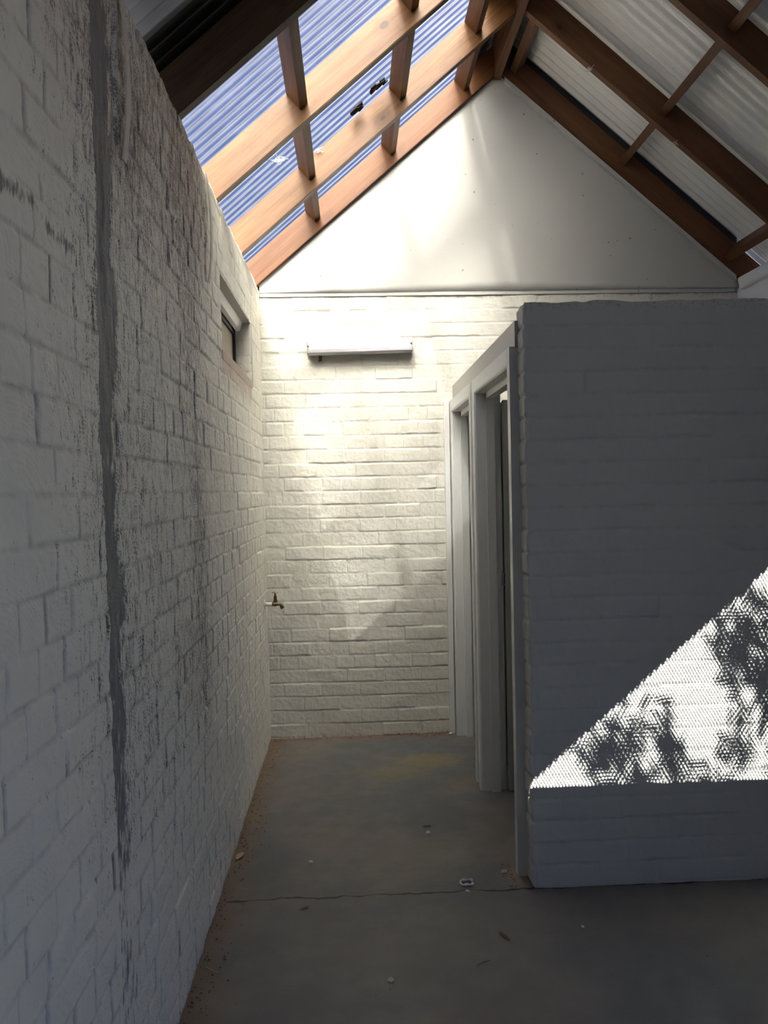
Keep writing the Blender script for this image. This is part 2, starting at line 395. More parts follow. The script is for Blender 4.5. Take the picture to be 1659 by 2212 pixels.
def mat_floor():
    m, nt, bs, _ = nmat('worn grey painted concrete'); n = N(nt)
    co = n.coord(); sep = n.new('ShaderNodeSeparateXYZ'); n.put(sep.inputs[0], co)
    X, Y = sep.outputs['X'], sep.outputs['Y']
    big = n.noise(co, 1.7, 4, 0.6); mid = n.noise(co, 9, 5, 0.65); fine = n.noise(co, 70, 4, 0.6); brush = n.noise(n.coord(scale=(0.25, 1, 1)), 90, 4, 0.6)
    c = n.mix(n.sm(big, 0.35, 0.65), (0.145, 0.148, 0.152), (0.205, 0.182, 0.163))
    c = n.mix(n.sm(mid, 0.52, 0.72, 0, 0.55), c, (0.19, 0.18, 0.155))
    c = n.mix(n.sm(fine, 0.55, 0.8, 0, 0.25), c, (0.24, 0.23, 0.21))
    c = n.mix(n.sm(brush, 0.60, 0.75, 0, 0.18), c, (0.26, 0.25, 0.23))
    def patch(cx, cy, rx, ry, col, w, soft=0.55, nz=0.75):
        dx = n.math('DIVIDE', n.math('SUBTRACT', X, cx), rx); dy = n.math('DIVIDE', n.math('SUBTRACT', Y, cy), ry)
        d = n.math('SQRT', n.math('ADD', n.math('MULTIPLY', dx, dx), n.math('MULTIPLY', dy, dy)))
        d = n.math('ADD', d, n.math('MULTIPLY', n.math('SUBTRACT', n.noise(n.coord(scale=(0.6, 1, 1)), 24, 5, 0.7), 0.5), nz*2))
        return n.mix(n.sm(d, 1.0-soft, 1.0, w, 0.0), c, col)
    c = patch(0.94, 4.30, 0.26, 0.15, (0.27, 0.225, 0.135), 0.85)
    c = patch(0.74, 4.12, 0.22, 0.14, (0.22, 0.20, 0.12), 0.7)
    c = patch(0.78, 3.15, 0.34, 0.30, (0.23, 0.215, 0.155), 0.6, 0.8, 1.0)
    c = patch(0.70, 2.50, 0.45, 0.40, (0.20, 0.19, 0.165), 0.5, 0.8, 1.0)
    c = patch(1.14, 3.40, 0.16, 0.22, (0.21, 0.165, 0.12), 0.45, 0.9, 1.3)
    c = patch(1.08, 3.93, 0.11, 0.14, (0.23, 0.17, 0.11), 0.45, 0.9, 1.3)
    c = patch(1.18, 2.98, 0.10, 0.12, (0.25, 0.17, 0.11), 0.8, 0.6, 0.6)
    # dirt swept along the foot of the walls
    ed = n.math('ADD', n.math('MULTIPLY', n.math('SUBTRACT', n.noise(co, 11, 5, 0.65), 0.5), 0.22), X)
    c = n.mix(n.sm(ed, 0.0, 0.15, 0.85, 0.0), c, (0.20, 0.135, 0.08))
    eb = n.math('ADD', n.math('MULTIPLY', n.math('SUBTRACT', n.noise(co, 13, 5, 0.65), 0.5), 0.2), n.math('SUBTRACT', 4.78, Y))
    c = n.mix(n.sm(eb, 0.0, 0.10, 0.85, 0.0), c, (0.22, 0.13, 0.08))
    # slab joint crack
    wob = n.math('MULTIPLY', n.math('SUBTRACT', n.noise(n.coord(scale=(1, 0, 0)), 6, 6, 0.6), 0.5), 0.085)
    dc = n.math('ABSOLUTE', n.math('SUBTRACT', n.math('SUBTRACT', Y, wob), 2.872))
    wid = n.sm(n.noise(n.coord(scale=(1, 0.05, 0)), 8, 3), 0.38, 0.62, 0.0004, 0.0062)
    ck = n.new('ShaderNodeMapRange'); n.put(ck.inputs[0], dc); n.put(ck.inputs[1], wid); n.put(ck.inputs[2], n.math('ADD', wid, 0.003)); ck.inputs[3].default_value = 1; ck.inputs[4].default_value = 0
    inroom = n.sm(X, 0.02, 0.05)
    crack = n.math('MULTIPLY', ck.outputs[0], inroom)
    c = n.mix(n.math('MULTIPLY', n.sm(dc, 0.002, 0.03, 0.45, 0), n.sm(mid, 0.4, 0.6)), c, (0.17, 0.13, 0.10))
    c = n.mix(n.math('MULTIPLY', crack, 0.92), c, (0.025, 0.018, 0.015))
    # scratches
    sc = n.new('ShaderNodeTexWave'); 
    n.put(bs.inputs['Base Color'], c)
    n.put(bs.inputs['Roughness'], n.sm(mid, 0.3, 0.8, 0.42, 0.68)); bs.inputs['Specular IOR Level'].default_value = 0.45
    h = n.math('SUBTRACT', n.math('ADD', n.math('MULTIPLY', mid, 0.5), n.math('MULTIPLY', fine, 0.3)), n.math('MULTIPLY', crack, 2.0))
    n.put(bs.inputs['Normal'], n.bump(h, 0.35, 0.004))
    return m
M_FLOOR = mat_floor()

# ------------------------------------------------------------------ brick walls as dense relief
HC = 0.0853; LB = 0.236
def brick_relief(u, v, seed, header_rows=(), deep=0.005, jw=0.006, off=0.0022, lump=0.0022, vdeep=1.0, hdeep=1.0, hp=0.12):
    """height and joint mask at (u along, v up)"""
    vv = v + (fbm(u*1.3, v*0.7, seed+5, 3)-0.5)*0.012
    row = np.floor(vv/HC); fv = vv/HC-row
    hdr = np.isin(row, np.array(list(header_rows), float)) | (_h(row, row*0+3, seed+9) < hp)
    L = np.where(hdr, LB/2, LB)
    sh = np.where(row % 2 == 0, 0.0, 0.5) + (_h(row, row*0, seed)-0.5)*0.35
    uu = u/L + sh
    br = np.floor(uu); fu = uu-br
    jit = (_h(row, br, seed+21)-0.5)*0.018/L; jit2 = (_h(row, br+1, seed+21)-0.5)*0.018/L
    wob = (fbm(v*22, u*4, seed+31, 2)-0.5)*0.006
    wobv = (fbm(u*16, v*6, seed+33, 3)-0.5)*0.010
    dl = (fu-jit)*L+wob; dr = (1-fu+jit2)*L-wob
    du = np.minimum(dl, dr); dv = np.minimum(fv, 1-fv)*HC + wobv
    pu = sst(jw*0.15, jw*1.15, du); pv = sst(jw*0.2, jw*1.5, dv)
    pu = 1-(1-pu)*vdeep*(0.35+0.65*_h(row, br, seed+41))
    pv = 1-(1-pv)*hdeep*(0.5+0.5*vnoise(u*6, row, seed+45))
    prof = np.minimum(pu, pv)
    ho = (_h(row, br, seed+51)-0.5)*2*off + ((_h(row, br, seed+61)-0.5)*fu + (_h(row, br, seed+71)-0.5)*fv)*off*1.6
    h = (prof-1)*deep*(0.55+0.45*vnoise(u*9, v*9, seed+3)) + ho*prof
    h += (fbm(u*14, v*14, seed+81, 4)-0.5)*lump*2.2 + (fbm(u*70, v*70, seed+91, 3)-0.5)*lump*0.9
    return h, 1-prof

def wall_mesh(name, P, A, thick_vec, mat, hole=None, **props):
    """P: (nv,nu,3) front surface; skirt and back along thick_vec"""
    nv, nu = P.shape[:2]
    idx = np.arange(nv*nu).reshape(nv, nu)
    q = np.stack([idx[:-1, :-1], idx[:-1, 1:], idx[1:, 1:], idx[1:, :-1]], -1)
    keep = np.ones(q.shape[:2], bool) if hole is None else ~hole[:-1, :-1]
    q = q[keep]
    ring = np.concatenate([idx[0, :], idx[1:, -1], idx[-1, -2::-1], idx[-2:0:-1, 0]])
    base = nv*nu; nr = len(ring)
    V = np.concatenate([P.reshape(-1, 3), P.reshape(-1, 3)[ring] + np.array(thick_vec)])
    r2 = base+np.arange(nr); nx = np.roll(ring, -1); n2 = np.roll(r2, -1)
    sk = np.stack([nx, ring, r2, n2], -1)
    Q = np.concatenate([q, sk])
    me = bpy.data.meshes.new(name)
    nq = len(Q); nl = nq*4
    me.vertices.add(len(V)); me.vertices.foreach_set('co', V.astype(np.float32).ravel())
    me.loops.add(nl); me.loops.foreach_set('vertex_index', Q.astype(np.int32).ravel())
    me.polygons.add(nq)
    me.polygons.foreach_set('loop_start', np.arange(0, nl, 4, dtype=np.int32))
    me.update(calc_edges=True)
    me.polygons.foreach_set('use_smooth', np.concatenate([np.ones(len(q), bool), np.zeros(len(sk), bool)]))
    for k, a in A.items():
        at = me.attributes.new(k, 'FLOAT', 'POINT')
        d = np.zeros(len(V), np.float32); d[:base] = a.ravel(); d[base:] = a.ravel()[ring]
        at.data.foreach_set('value', d)
    me.validate()
    o = link(name, me, mat)
    o['kind'] = 'structure'
    for k, a in props.items(): o[k] = a
    return o

D = 4.777
HW = 2.76
XR = 2.99
# --- left wall: plane X=0, u = Y, v = Z
Y0L = -3.55
WIN = (3.31, 4.262, 2.148, 2.468)
def left_wall():
    ua = np.concatenate([np.arange(Y0L, 0.8, 0.03), np.arange(0.8, D+0.02, 0.0042)]); va = np.linspace(-0.02, HW, 650)
    # snap grid lines on the window edges
    for t in WIN[:2]: ua[np.argmin(abs(ua-t))] = t
    for t in WIN[2:]: va[np.argmin(abs(va-t))] = t
    U, V = np.meshgrid(ua, va)
    h, j = brick_relief(U, V, 7, (31,), deep=0.0048, jw=0.006, off=0.0020, lump=0.0026, vdeep=1.7, hdeep=0.62, hp=0.45)
    seam = 1.668 + (fbm(V*7, V*0, 3, 4)-0.5)*0.022 + 0.006*np.sin(V*3) + (HW-V)*0.006
    near = 1-sst(-0.003, 0.003, U-seam)
    strip = (1-near)*(1-sst(0.105, 0.165, U-seam+(fbm(U*5, V*7, 11, 4)-0.5)*0.14))
    h = h*(1-strip*0.85) + near*0.0065 - strip*0.003 + strip*(fbm(U*25, V*6, 12, 4)-0.5)*0.008
    # short plaster-free slots beside the tie straps
    for (sy, z0, z1, w) in ((1.866, 2.36, 2.70, 0.034), (2.972, 2.34, 2.72, 0.036)):
        m = (abs(U-sy-(V-2.5)*0.01) < w/2+(fbm(V*30, V*0, 5, 2)-0.5)*0.006) & (V > z0) & (V < z1)
        h = np.where(m, h-0.045, h); slot = m if sy < 2 else slot | m
    big = fbm(U*1.6, V*1.1, 2, 3); med = fbm(U*5, V*3.2, 8, 4)
    yband = sst(1.15, 1.9, U)*(1-sst(2.75, 3.25, U))
    g = 0.46*yband + 0.12*(1-sst(1.5, 1.75, U))
    g *= 0.45+0.55*sst(0.25, 1.1, V)
    g += 0.25*sst(1.9, 2.6, V)*(1-sst(3.3, 4.2, U))
    g += 0.22*(1-sst(0.0, 0.25, abs(U-2.72+(V-1.4)*0.12)))*sst(0.3, 0.9, V)
    g += 0.15*(1-sst(0.03, 0.16, abs(U-1.72)))*sst(0.6, 1.2, V)
    g = np.clip(g*(0.35+0.75*big+0.5*med) + 0.13, 0, 1)*(1-0.8*sst(3.0, 3.6, U))
    stain_shade = strip*(0.45+0.55*sst(0.5, 1.2, V))*(0.55+0.6*fbm(U*3, V*5, 21, 3))
    stain_shade = np.maximum(stain_shade, 0.5*(1-sst(0.0, 0.03, abs(V-2.02-(fbm(U*6, V*0, 4, 2)-0.5)*0.05)))*(U < 1.55)*(U > 1.0))
    stain_shade = np.where(slot, 1.3, stain_shade)  # slots darkened in the colour to read as deep shade
    pk = sst(2.0, 2.7, V)*0.45*(1-sst(2.6, 3.6, U))*(0.4+0.6*big)  # warm bounce light tinted into the upper near wall, with brownish dirt
    zt = WIN[2]-0.02; wd = sst(3.28, 3.34, U)*(1-sst(4.22, 4.30, U))*(1-sst(0.02, 0.16, zt-V))*(V < WIN[2]+0.01)
    pk = np.maximum(pk, wd*0.95); g = g*(1-wd*0.7); h = h*(1-0.8*wd)+wd*0.003; j = j*(1-wd)*(1-strip*0.9)
    chip = (1-sst(0, 0.04, V))*0.7
    P = np.stack([h, U, V + (V > HW-0.001)*((fbm(U*11, U*0, 6, 3)-0.5)*0.03)], -1)
    hole = (U >= WIN[0]-1e-6) & (U < WIN[1]-1e-6) & (V >= WIN[2]-1e-6) & (V < WIN[3]-1e-6)
    P = P[:, ::-1]
    A = {'joint': j[:, ::-1], 'grime': g[:, ::-1], 'stain': stain_shade[:, ::-1], 'pink': pk[:, ::-1], 'chip': chip[:, ::-1]}
    return wall_mesh('wall_left', P, A, (-0.11, 0, 0), M_BRICK_DIRTY, hole[:, ::-1], label='grimy white painted brick wall running down the left of the passage', category='wall')
left_wall()

# --- back wall: plane Y=D facing -Y
def back_wall():
    ua = np.concatenate([np.arange(-0.01, 1.22, 0.0042), np.arange(1.22, XR+0.03, 0.012)]); va = np.linspace(-0.02, 2.729, 640)
    U, V = np.meshgrid(ua, va)
    h, j = brick_relief(U, V, 3, (31, 23), deep=0.0052, jw=0.0055, off=0.0030, lump=0.0034, vdeep=0.8)
    chip = sst(2.69, 2.725, V)*0.55*fbm(U*9, V*2, 2, 2)*(0.5+1.0*sst(0.9, 1.4, U)) + (1-sst(0.0, 0.03, V))*0.9
    chip += 0.6*np.exp(-((U-0.285)/0.03)**2-((V-2.37)/0.04)**2) + 0.5*np.exp(-((U-0.96)/0.03)**2-((V-2.43)/0.07)**2)
    P = np.stack([U, D-h, V], -1)
    return wall_mesh('wall_back', P, {'joint': j, 'chip': chip}, (0, 0.11, 0), M_BRICK, label='bright white painted brick wall at the end of the passage', category='wall')
bw = back_wall()
bm = bmesh.new(); add_box(bm, -0.11, XR+0.11, D+0.03, D+0.14, 0, 2.83)
bm_link('core', bm, M_DARK, bw)

# --- partition in front of the cubicles: end face then front face
XP, YP, HP = 1.190, 2.868, 2.218
def partition():
    ua = np.concatenate([np.arange(0, 0.14, 0.004), np.arange(0.14, 0.11+XR-XP+0.02, 0.0055)]); va = np.linspace(-0.02, HP, 460)
    U, V = np.meshgrid(ua, va)
    h, j = brick_relief(U-0.11+0.0*V, V, 19, (), deep=0.0045, jw=0.007, off=0.0022, lump=0.0026, vdeep=0.45)
    endf = U < 0.11
    fvv = V/HC-np.floor(V/HC)
    rowo = (_h(np.floor(V/HC), V*0, 77)-0.5)*0.010
    h = np.where(endf, (sst(0.0, 0.16, np.minimum(fvv, 1-fvv))-1)*0.007 + rowo + (fbm(U*60, V*25, 9, 4)-0.5)*0.006, h + rowo*np.exp(-(U-0.11)/0.03)*0.3)
    r = 0.010
    t = np.clip((U-(0.11-r))/(2*r), 0, 1)*math.pi/2
    nx, ny = -np.cos(t), -np.sin(t)
    bx = np.where(U < 0.11, XP, XP+(U-0.11)); by = np.where(U < 0.11, YP+(0.11-U), YP)
    s = abs(U-0.11) < r
    k = np.where(s, (1-abs(U-0.11)/r)*r*0.42, 0)
    bx = bx+k*0.7; by = by+k*0.7
    top = (V > HP-0.001)
    z = V + top*(fbm(U*9, U*0, 14, 4)-0.5)*0.028
    chip = sst(HP-0.05, HP, V)*0.35
    gr = 0.10+0*U + 0.25*(1-sst(0, 0.12, V))
    P = np.stack([bx+nx*h, by+ny*h, z], -1)
    return wall_mesh('wall_partition', P, {'joint': j, 'chip': chip, 'grime': gr, 'stain': 0*U, 'pink': 0*U}, (0.0, 0.0, 0.0), M_BRICK, label='shaded painted brick partition standing on the right in front of the cubicle doors', category='wall')
part = partition()
# back and top of the partition
bm = bmesh.new(); add_box(bm, XP+0.012, XR, YP+0.012, YP+0.108, 0, HP-0.02)
core = bm_link('core', bm, M_BRICK, part)

VD0, VD1 = -2.6, -0.2
# --- right wall, floor, ground; unseen vestibule and lobby walls added to shape the light
bm = bmesh.new(); add_box(bm, XR, XR+0.11, VD1, 2.97, 0, 2.72); add_box(bm, XR, XR+0.11, -3.6, VD0, 0, 2.72); add_box(bm, XR, XR+0.11, VD0, VD1, 2.25, 2.72)
o = bm_link('wall_lobby', bm, M_BOUNCE_CUT); tag(o, 'charcoal wall at the right of the entrance lobby with an open doorway', 'wall', kind='structure')
o = box('wall_vestibule', 0, XR, -3.65, -3.55, 0, 2.42, M_BOUNCE_CUT); tag(o, 'charcoal wall behind the viewer', 'wall', kind='structure')
o = box('wall_right', XR, XR+0.11, 2.97, D+0.1, 0, 2.76, M_WHITE); tag(o, 'white painted wall at the far right under the low end of the roof', 'wall', kind='structure')
bm = bmesh.new(); add_box(bm, 0.0, XR, 0.74, 0.84, 2.42, 2.76)
o = bm_link('wall_front', bm, M_BOUNCE_CUT); tag(o, 'charcoal header over the way in from the vestibule', 'wall', kind='structure')
def floor():
    bm = bmesh.new(); add_box(bm, -0.11, XR+0.11, -3.65, D+0.1, -0.12, 0.0)
    o = bm_link('floor', bm, M_FLOOR); tag(o, 'worn dark grey painted concrete floor with a crack across it', 'floor', kind='structure')
floor()
bm = bmesh.new(); add_box(bm, -40, 40, -40, 40, -0.3, -0.13)
o = bm_link('ground', bm, M_GRASS); tag(o, 'dark asphalt outside the building', 'ground', kind='structure')
o = box('ceiling_vestibule', -0.11, XR+0.11, -3.65, 0.74, 2.42, 2.52, M_SOFFIT); tag(o, 'flat concrete ceiling over the vestibule behind the viewer', 'ceiling', kind='structure')

# ------------------------------------------------------------------ roof frame
S = 0.85; CB = 2.80; XM = XR/2
TH = math.atan(S); CT = math.cos(TH); SN = math.sin(TH)
RD = 0.185                                     # rafter depth measured plumb
def zb(x, right=False): return CB + S*((XR-x) if right else x)
RY = [4.730, 4.103, 3.352, 2.612, 1.870, 1.130]         # front face of each rafter
RT = 0.045
def board(name, length, wid, dep, mat, loc, right, bevel=0.003):
    """board running down the slope: local X along the slope, local Y thickness, local Z depth; origin at its foot, underside"""
    bm = bmesh.new(); add_box(bm, 0, length, 0, wid, 0, dep, bevel)
    o = bm_link(name, bm, mat)
    o.rotation_euler = (0, -TH, 0) if not right else (0, math.pi+TH, 0)
    return o
order = ['flat against the gable', 'second from the gable', 'third from the gable', 'fourth from the gable', 'fifth from the gable', 'at the mesh end of the roof']
lab_l = ['orange stained rafter fixed along the left slope of the white gable lining', 'sunlit golden rafter on the clear roof side, next one out from the gable',
         'sunlit golden knotty rafter crossing the middle of the clear roof sheeting', 'nearly black rafter at the near edge of the clear roof sheeting',
         'dark rafter under the opaque left roof sheet, nearer than the nearly black one', 'dark rafter on the left slope at the mesh end']
lab_r = ['red brown rafter fixed along the right slope of the white gable lining', 'dark brown rafter on the grey sheeted side, next one out from the gable',
         'dark brown rafter crossing the top right corner of the grey sheeted side', 'dark rafter on the right slope beside the entrance lobby',
         'dark rafter on the right slope over the entrance lobby', 'dark rafter on the right slope at the mesh end']
RB = 0.0225
dp = RD*CT
for i, y in enumerate(RY):
    m = [M_PINE_RED, M_PINE, M_PINE, M_PINE_OLD, M_PINE_OLD, M_PINE_OLD][i]
    x0 = -0.22
    for right in (False, True):
        x1 = XM-0.0005-RB+(0.010 if right else -0.010)-0.001
        # outline in local slope axes so that the grain follows the board
        L = (x1-x0)/CT
        bm = bmesh.new()
        a0 = 0; cut = dp*math.tan(TH)
        prof = [(0, 0), (L, 0), (L+cut, dp), (cut*0.0, dp)]
        A = [bm.verts.new((p[0], 0, p[1])) for p in prof]; B = [bm.verts.new((p[0], RT, p[1])) for p in prof]
        bm.faces.new(A); bm.faces.new(B[::-1])
        for k in range(4): bm.faces.new((A[k], B[k], B[(k+1) % 4], A[(k+1) % 4]))
        bmesh.ops.bevel(bm, geom=bm.edges[:], offset=0.0025, segments=2, affect='EDGES')
        mm = m if not right else (M_PINE_DARK if i else M_PINE_DARK)
        o = bm_link('rafter', bm, mm)
        if not right:
            o.matrix_world = Matrix(((CT, 0, -SN, x0), (0, 1, 0, y), (SN, 0, CT, zb(x0)), (0, 0, 0, 1)))
        else:
            o.matrix_world = Matrix(((-CT, 0, SN, XR-x0), (0, 1, 0, y), (SN, 0, CT, zb(x0)), (0, 0, 0, 1)))
            if True: o.data.flip_normals()
        tag(o, (lab_r if right else lab_l)[i], 'rafter', 'roof rafters')
# ridge board
bm = bmesh.new(); add_box(bm, 0, D-0.62, -RB, RB, 0, 0.24, 0.003)
o = bm_link('ridge_board', bm, M_PINE_DARK)
o.matrix_world = Matrix(((0, -1, 0, XM-0.010), (1, 0, 0, 0.61), (0, 0, 1, zb(XM)-0.035), (0, 0, 0, 1)))
tag(o, 'brown ridge board running towards the viewer from the gable peak', 'ridge board')
# noggings
def nogging(x, i, right, label, mat, w=0.045, dep=0.09, cb=None):
    """short block between rafter i (far) and i+1 (near); x = its lower edge"""
    y0 = RY[i+1]+RT; y1 = RY[i]
    c0 = zb(x, right) + RD - dep/CT if cb is None else cb
    bm = bmesh.new(); add_box(bm, 0, y1-y0, -w, 0, 0, dep, 0.002)
    o = bm_link('nogging', bm, mat)
    sx = -1 if right else 1
    # local x -> +Y, local y -> down the slope, local z -> up off the slope
    o.matrix_world = Matrix(((0, -sx*CT, -sx*SN, x), (1, 0, 0, y0), (0, -SN, CT, c0), (0, 0, 0, 1)))
    if right: o.data.flip_normals()
    tag(o, label, 'nogging', 'timber noggings between the rafters')
NL = 'timber nogging under the clear sheeting, '
nogging(0.352, 2, False, NL+'lower row, between nearly black and knotty rafters', M_PINE_DARK)
nogging(0.352, 1, False, NL+'lower row, between the two golden rafters', M_PINE_DARK)
nogging(0.352, 0, False, NL+'lower row, short one against the orange rafter', M_PINE_DARK)
nogging(0.838, 2, False, NL+'upper row, beside the knotty rafter', M_PINE_DARK)
nogging(0.838, 1, False, NL+'upper row, between the two golden rafters', M_PINE_DARK)
nogging(0.820, 0, False, NL+'upper row, short one against the orange rafter', M_PINE_DARK)
nogging(1.275, 0, False, 'timber nogging close under the ridge on the clear side by the gable', M_PINE_DARK)
nogging(1.245, 1, False, 'timber nogging close under the ridge on the clear side, between golden rafters', M_PINE_DARK)
NR = 'timber nogging under the grey sheeting, '
nogging(XR-0.735, 0, True, NR+'short dark one against the gable rafter', M_PINE_DARK)
nogging(XR-0.735, 1, True, NR+'orange mottled one in the wide middle bay', M_PINE_RED)
nogging(XR-0.735, 2, True, NR+'dark one in the top right corner', M_PINE_DARK)
nogging(XR-1.395, 0, True, NR+'close under the ridge by the gable', M_PINE_DARK)
nogging(XR-0.075, 0, True, NR+'low at the eave beside the white wall trim', M_PINE_DARK, 0.045, 0.11)
nogging(XR-0.075, 1, True, NR+'low at the eave in the middle bay', M_PINE_DARK, 0.045, 0.11)

# ------------------------------------------------------------------ roof sheets
PITCH = 0.0665; AMP = 0.0085
def sheet(name, y0, y1, x0, x1, right, c, mat, thick=0.0, pitch=PITCH, phase=0.0, amp=AMP):
    n = int((y1-y0)/pitch*14); ys = np.linspace(y0, y1, n); xs = np.linspace(x0, x1, 9)
    Yg, Xg = np.meshgrid(ys, xs)
    Hh = amp*np.sin((Yg-phase)/pitch*2*math.pi)
    X = (XR-Xg) if right else Xg
    sx = 1 if right else -1
    Zg = c + S*Xg
    P = np.stack([X + sx*SN*Hh, Yg, Zg + CT*Hh], -1)
    nv, nu = P.shape[:2]; idx = np.arange(nv*nu).reshape(nv, nu)
    q = np.stack([idx[:-1, :-1], idx[:-1, 1:], idx[1:, 1:], idx[1:, :-1]], -1).reshape(-1, 4)
    if right: q = q[:, ::-1]
    me = bpy.data.meshes.new(name); me.from_pydata(P.reshape(-1, 3).tolist(), [], q.tolist())
    o = link(name, me, mat, None, True)
    if thick:
        md = o.modifiers.new('thickness', 'SOLIDIFY'); md.thickness = thick; md.offset = 1
    return o
CS = CB+RD+0.062
o = sheet('corrugated_roof_sheet', 2.46, D+0.05, -0.30, 1.425, False, CS-0.045, M_CLEAR, amp=0.0065)
tag(o, 'clear corrugated plastic sheeting with blue sky behind it', 'roof sheet')
o = sheet('corrugated_roof_sheet', 0.342, 2.79, -0.30, XM-0.01, False, CS-0.024, M_SHEET_DULL, 0.001)
tag(o, 'dark opaque corrugated steel sheeting at the top left', 'roof sheet')
o = sheet('corrugated_roof_sheet', 0.342, 3.60, -0.30, XM-0.01, True, CS+0.020, M_SHEET, 0.001)
tag(o, 'grey corrugated steel sheeting over the right slope, near half with wide bays', 'roof sheet')
o = sheet('corrugated_roof_sheet', 3.54, D+0.05, -0.30, XM-0.01, True, CS-0.002, M_SHEET, 0.001, PITCH, 0.02)
tag(o, 'grey corrugated steel sheeting over the right slope, far half by the gable', 'roof sheet')
# ridge capping
bm = bmesh.new()
prof = [(XM-0.205, zb(XM-0.205)+RD+0.032), (XM, zb(XM)+RD+0.085), (XM+0.20, zb(XM-0.20)+RD+0.095)]
prof += [(x, z+0.004) for x, z in prof[::-1]]
o = prism('ridge_capping', prof, 1, 0.342, D+0.08, M_SHEET_DULL); tag(o, 'folded steel capping over the ridge', 'ridge capping')
prism('end_plate', [(XM-0.26, zb(XM-0.26)+0.15), (XM+0.30, zb(XM-0.30)+0.15), (XM+0.26, zb(XM-0.26)+RD+0.10), (XM, zb(XM)+RD+0.10), (XM-0.24, zb(XM-0.24)+RD+0.04)], 1, D+0.062, D+0.070, M_SHEET_DULL, o)
o = box('eave_board', XR+0.34, XR+0.365, 0.35, D+0.1, 2.55, 2.92, M_PINE_OLD); tag(o, 'dark board closing the eave above the right wall', 'eave board')
o = box('eave_packer', XR+0.0, XR+0.07, 3.41, 4.09, 2.765, 2.84, M_PINE_OLD); tag(o, 'black packer on top of the right wall behind the white board', 'packer')
# packing above the right gable rafter, its black standing in for shade
L0, L1 = 1.52, XR-0.02
o = prism('packing_strip', [(XM+0.02, zb(XM-0.02)+RD), (L1, zb(XR-L1)+RD), (L1, zb(XR-L1)+RD+0.055), (XM+0.02, zb(XM-0.02)+RD+0.055)], 1, 4.745, 4.776, M_PACK_SHADE)
tag(o, 'black packing strip between the red brown gable rafter and the grey sheeting', 'packing strip')

# ------------------------------------------------------------------ gable lining
def gable():
    n = 90; bm = bmesh.new(); lay = bm.verts.layers.float.new('edge')
    xs = np.linspace(0.0, XR, n); rows = 24
    grid = []
    for x in xs:
        zt = min(zb(x), zb(x, True))+0.10
        col = []
        for k in range(rows):
            z = 2.752 + (zt-2.752)*k/(rows-1)
            v = bm.verts.new((x, D-0.012+0.002*math.sin(x*5+z*3), z))
            dz = zt-0.10-z
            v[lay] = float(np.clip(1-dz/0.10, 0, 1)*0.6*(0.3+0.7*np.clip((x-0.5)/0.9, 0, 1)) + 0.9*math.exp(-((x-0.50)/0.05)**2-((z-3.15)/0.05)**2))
            col.append(v)
        grid.append(col)
    for a, b in zip(grid, grid[1:]):
        for k in range(rows-1): bm.faces.new((a[k], b[k], b[k+1], a[k+1]))
    bmesh.ops.recalc_face_normals(bm, faces=bm.faces[:])
    me = bpy.data.meshes.new('wall_gable'); bm.to_mesh(me); bm.free()
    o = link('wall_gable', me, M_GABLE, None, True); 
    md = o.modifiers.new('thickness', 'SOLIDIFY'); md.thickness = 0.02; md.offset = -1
    # normals towards the viewer
    if me.polygons[0].normal.y > 0: me.flip_normals()
    tag(o, 'smooth white triangular gable lining above the end brick wall', 'wall', kind='structure')
gable()
o = box('trim_1', 0.0, XR-0.02, D-0.008, D+0.02, 2.7285, 2.7535, M_GABLE, bevel=0.002); tag(o, 'thin white strip between the gable lining and the bricks', 'trim', kind='structure')
# white capping strip under the right gable rafter
xa, xb = XM+0.035, XR-0.03
o = prism('trim_2', [(xa, zb(xa, True)-0.004), (xb, zb(xb, True)-0.004), (xb, zb(xb, True)-0.032), (xa, zb(xa, True)-0.032)], 1, D-0.045, D-0.012, M_GABLE)
tag(o, 'white cover strip under the red brown gable rafter', 'trim', kind='structure')
# white moulded board along the top of the right wall
pr = [(XR, 2.725), (XR-0.022, 2.728), (XR-0.030, 2.738), (XR-0.040, 2.785), (XR-0.036, 2.797), (XR, 2.80)]
o = prism('trim_3', pr, 1, 0.86, 4.70, M_WHITE, bevel=0.002); tag(o, 'white board along the top of the right wall', 'trim', kind='structure')

# mesh infill at the entrance end and the plate under it
zs = 2.825
bm = bmesh.new()
vs = [bm.verts.new(p) for p in ((0, 0.825, zs), (XR, 0.825, zs), (XR, 0.825, zb(0)+0.2), (XM, 0.825, zb(XM)+0.22), (0, 0.825, zb(0)+0.2))]
bm.faces.new(vs)
o = bm_link('mesh_screen', bm, M_PERF); tag(o, 'perforated steel screen filling the entrance gable', 'mesh screen')
o = box('top_plate', 0.0, XR, 0.75, 0.84, 2.76, 2.825, M_PINE_OLD); tag(o, 'timber plate on top of the front wall', 'top plate')

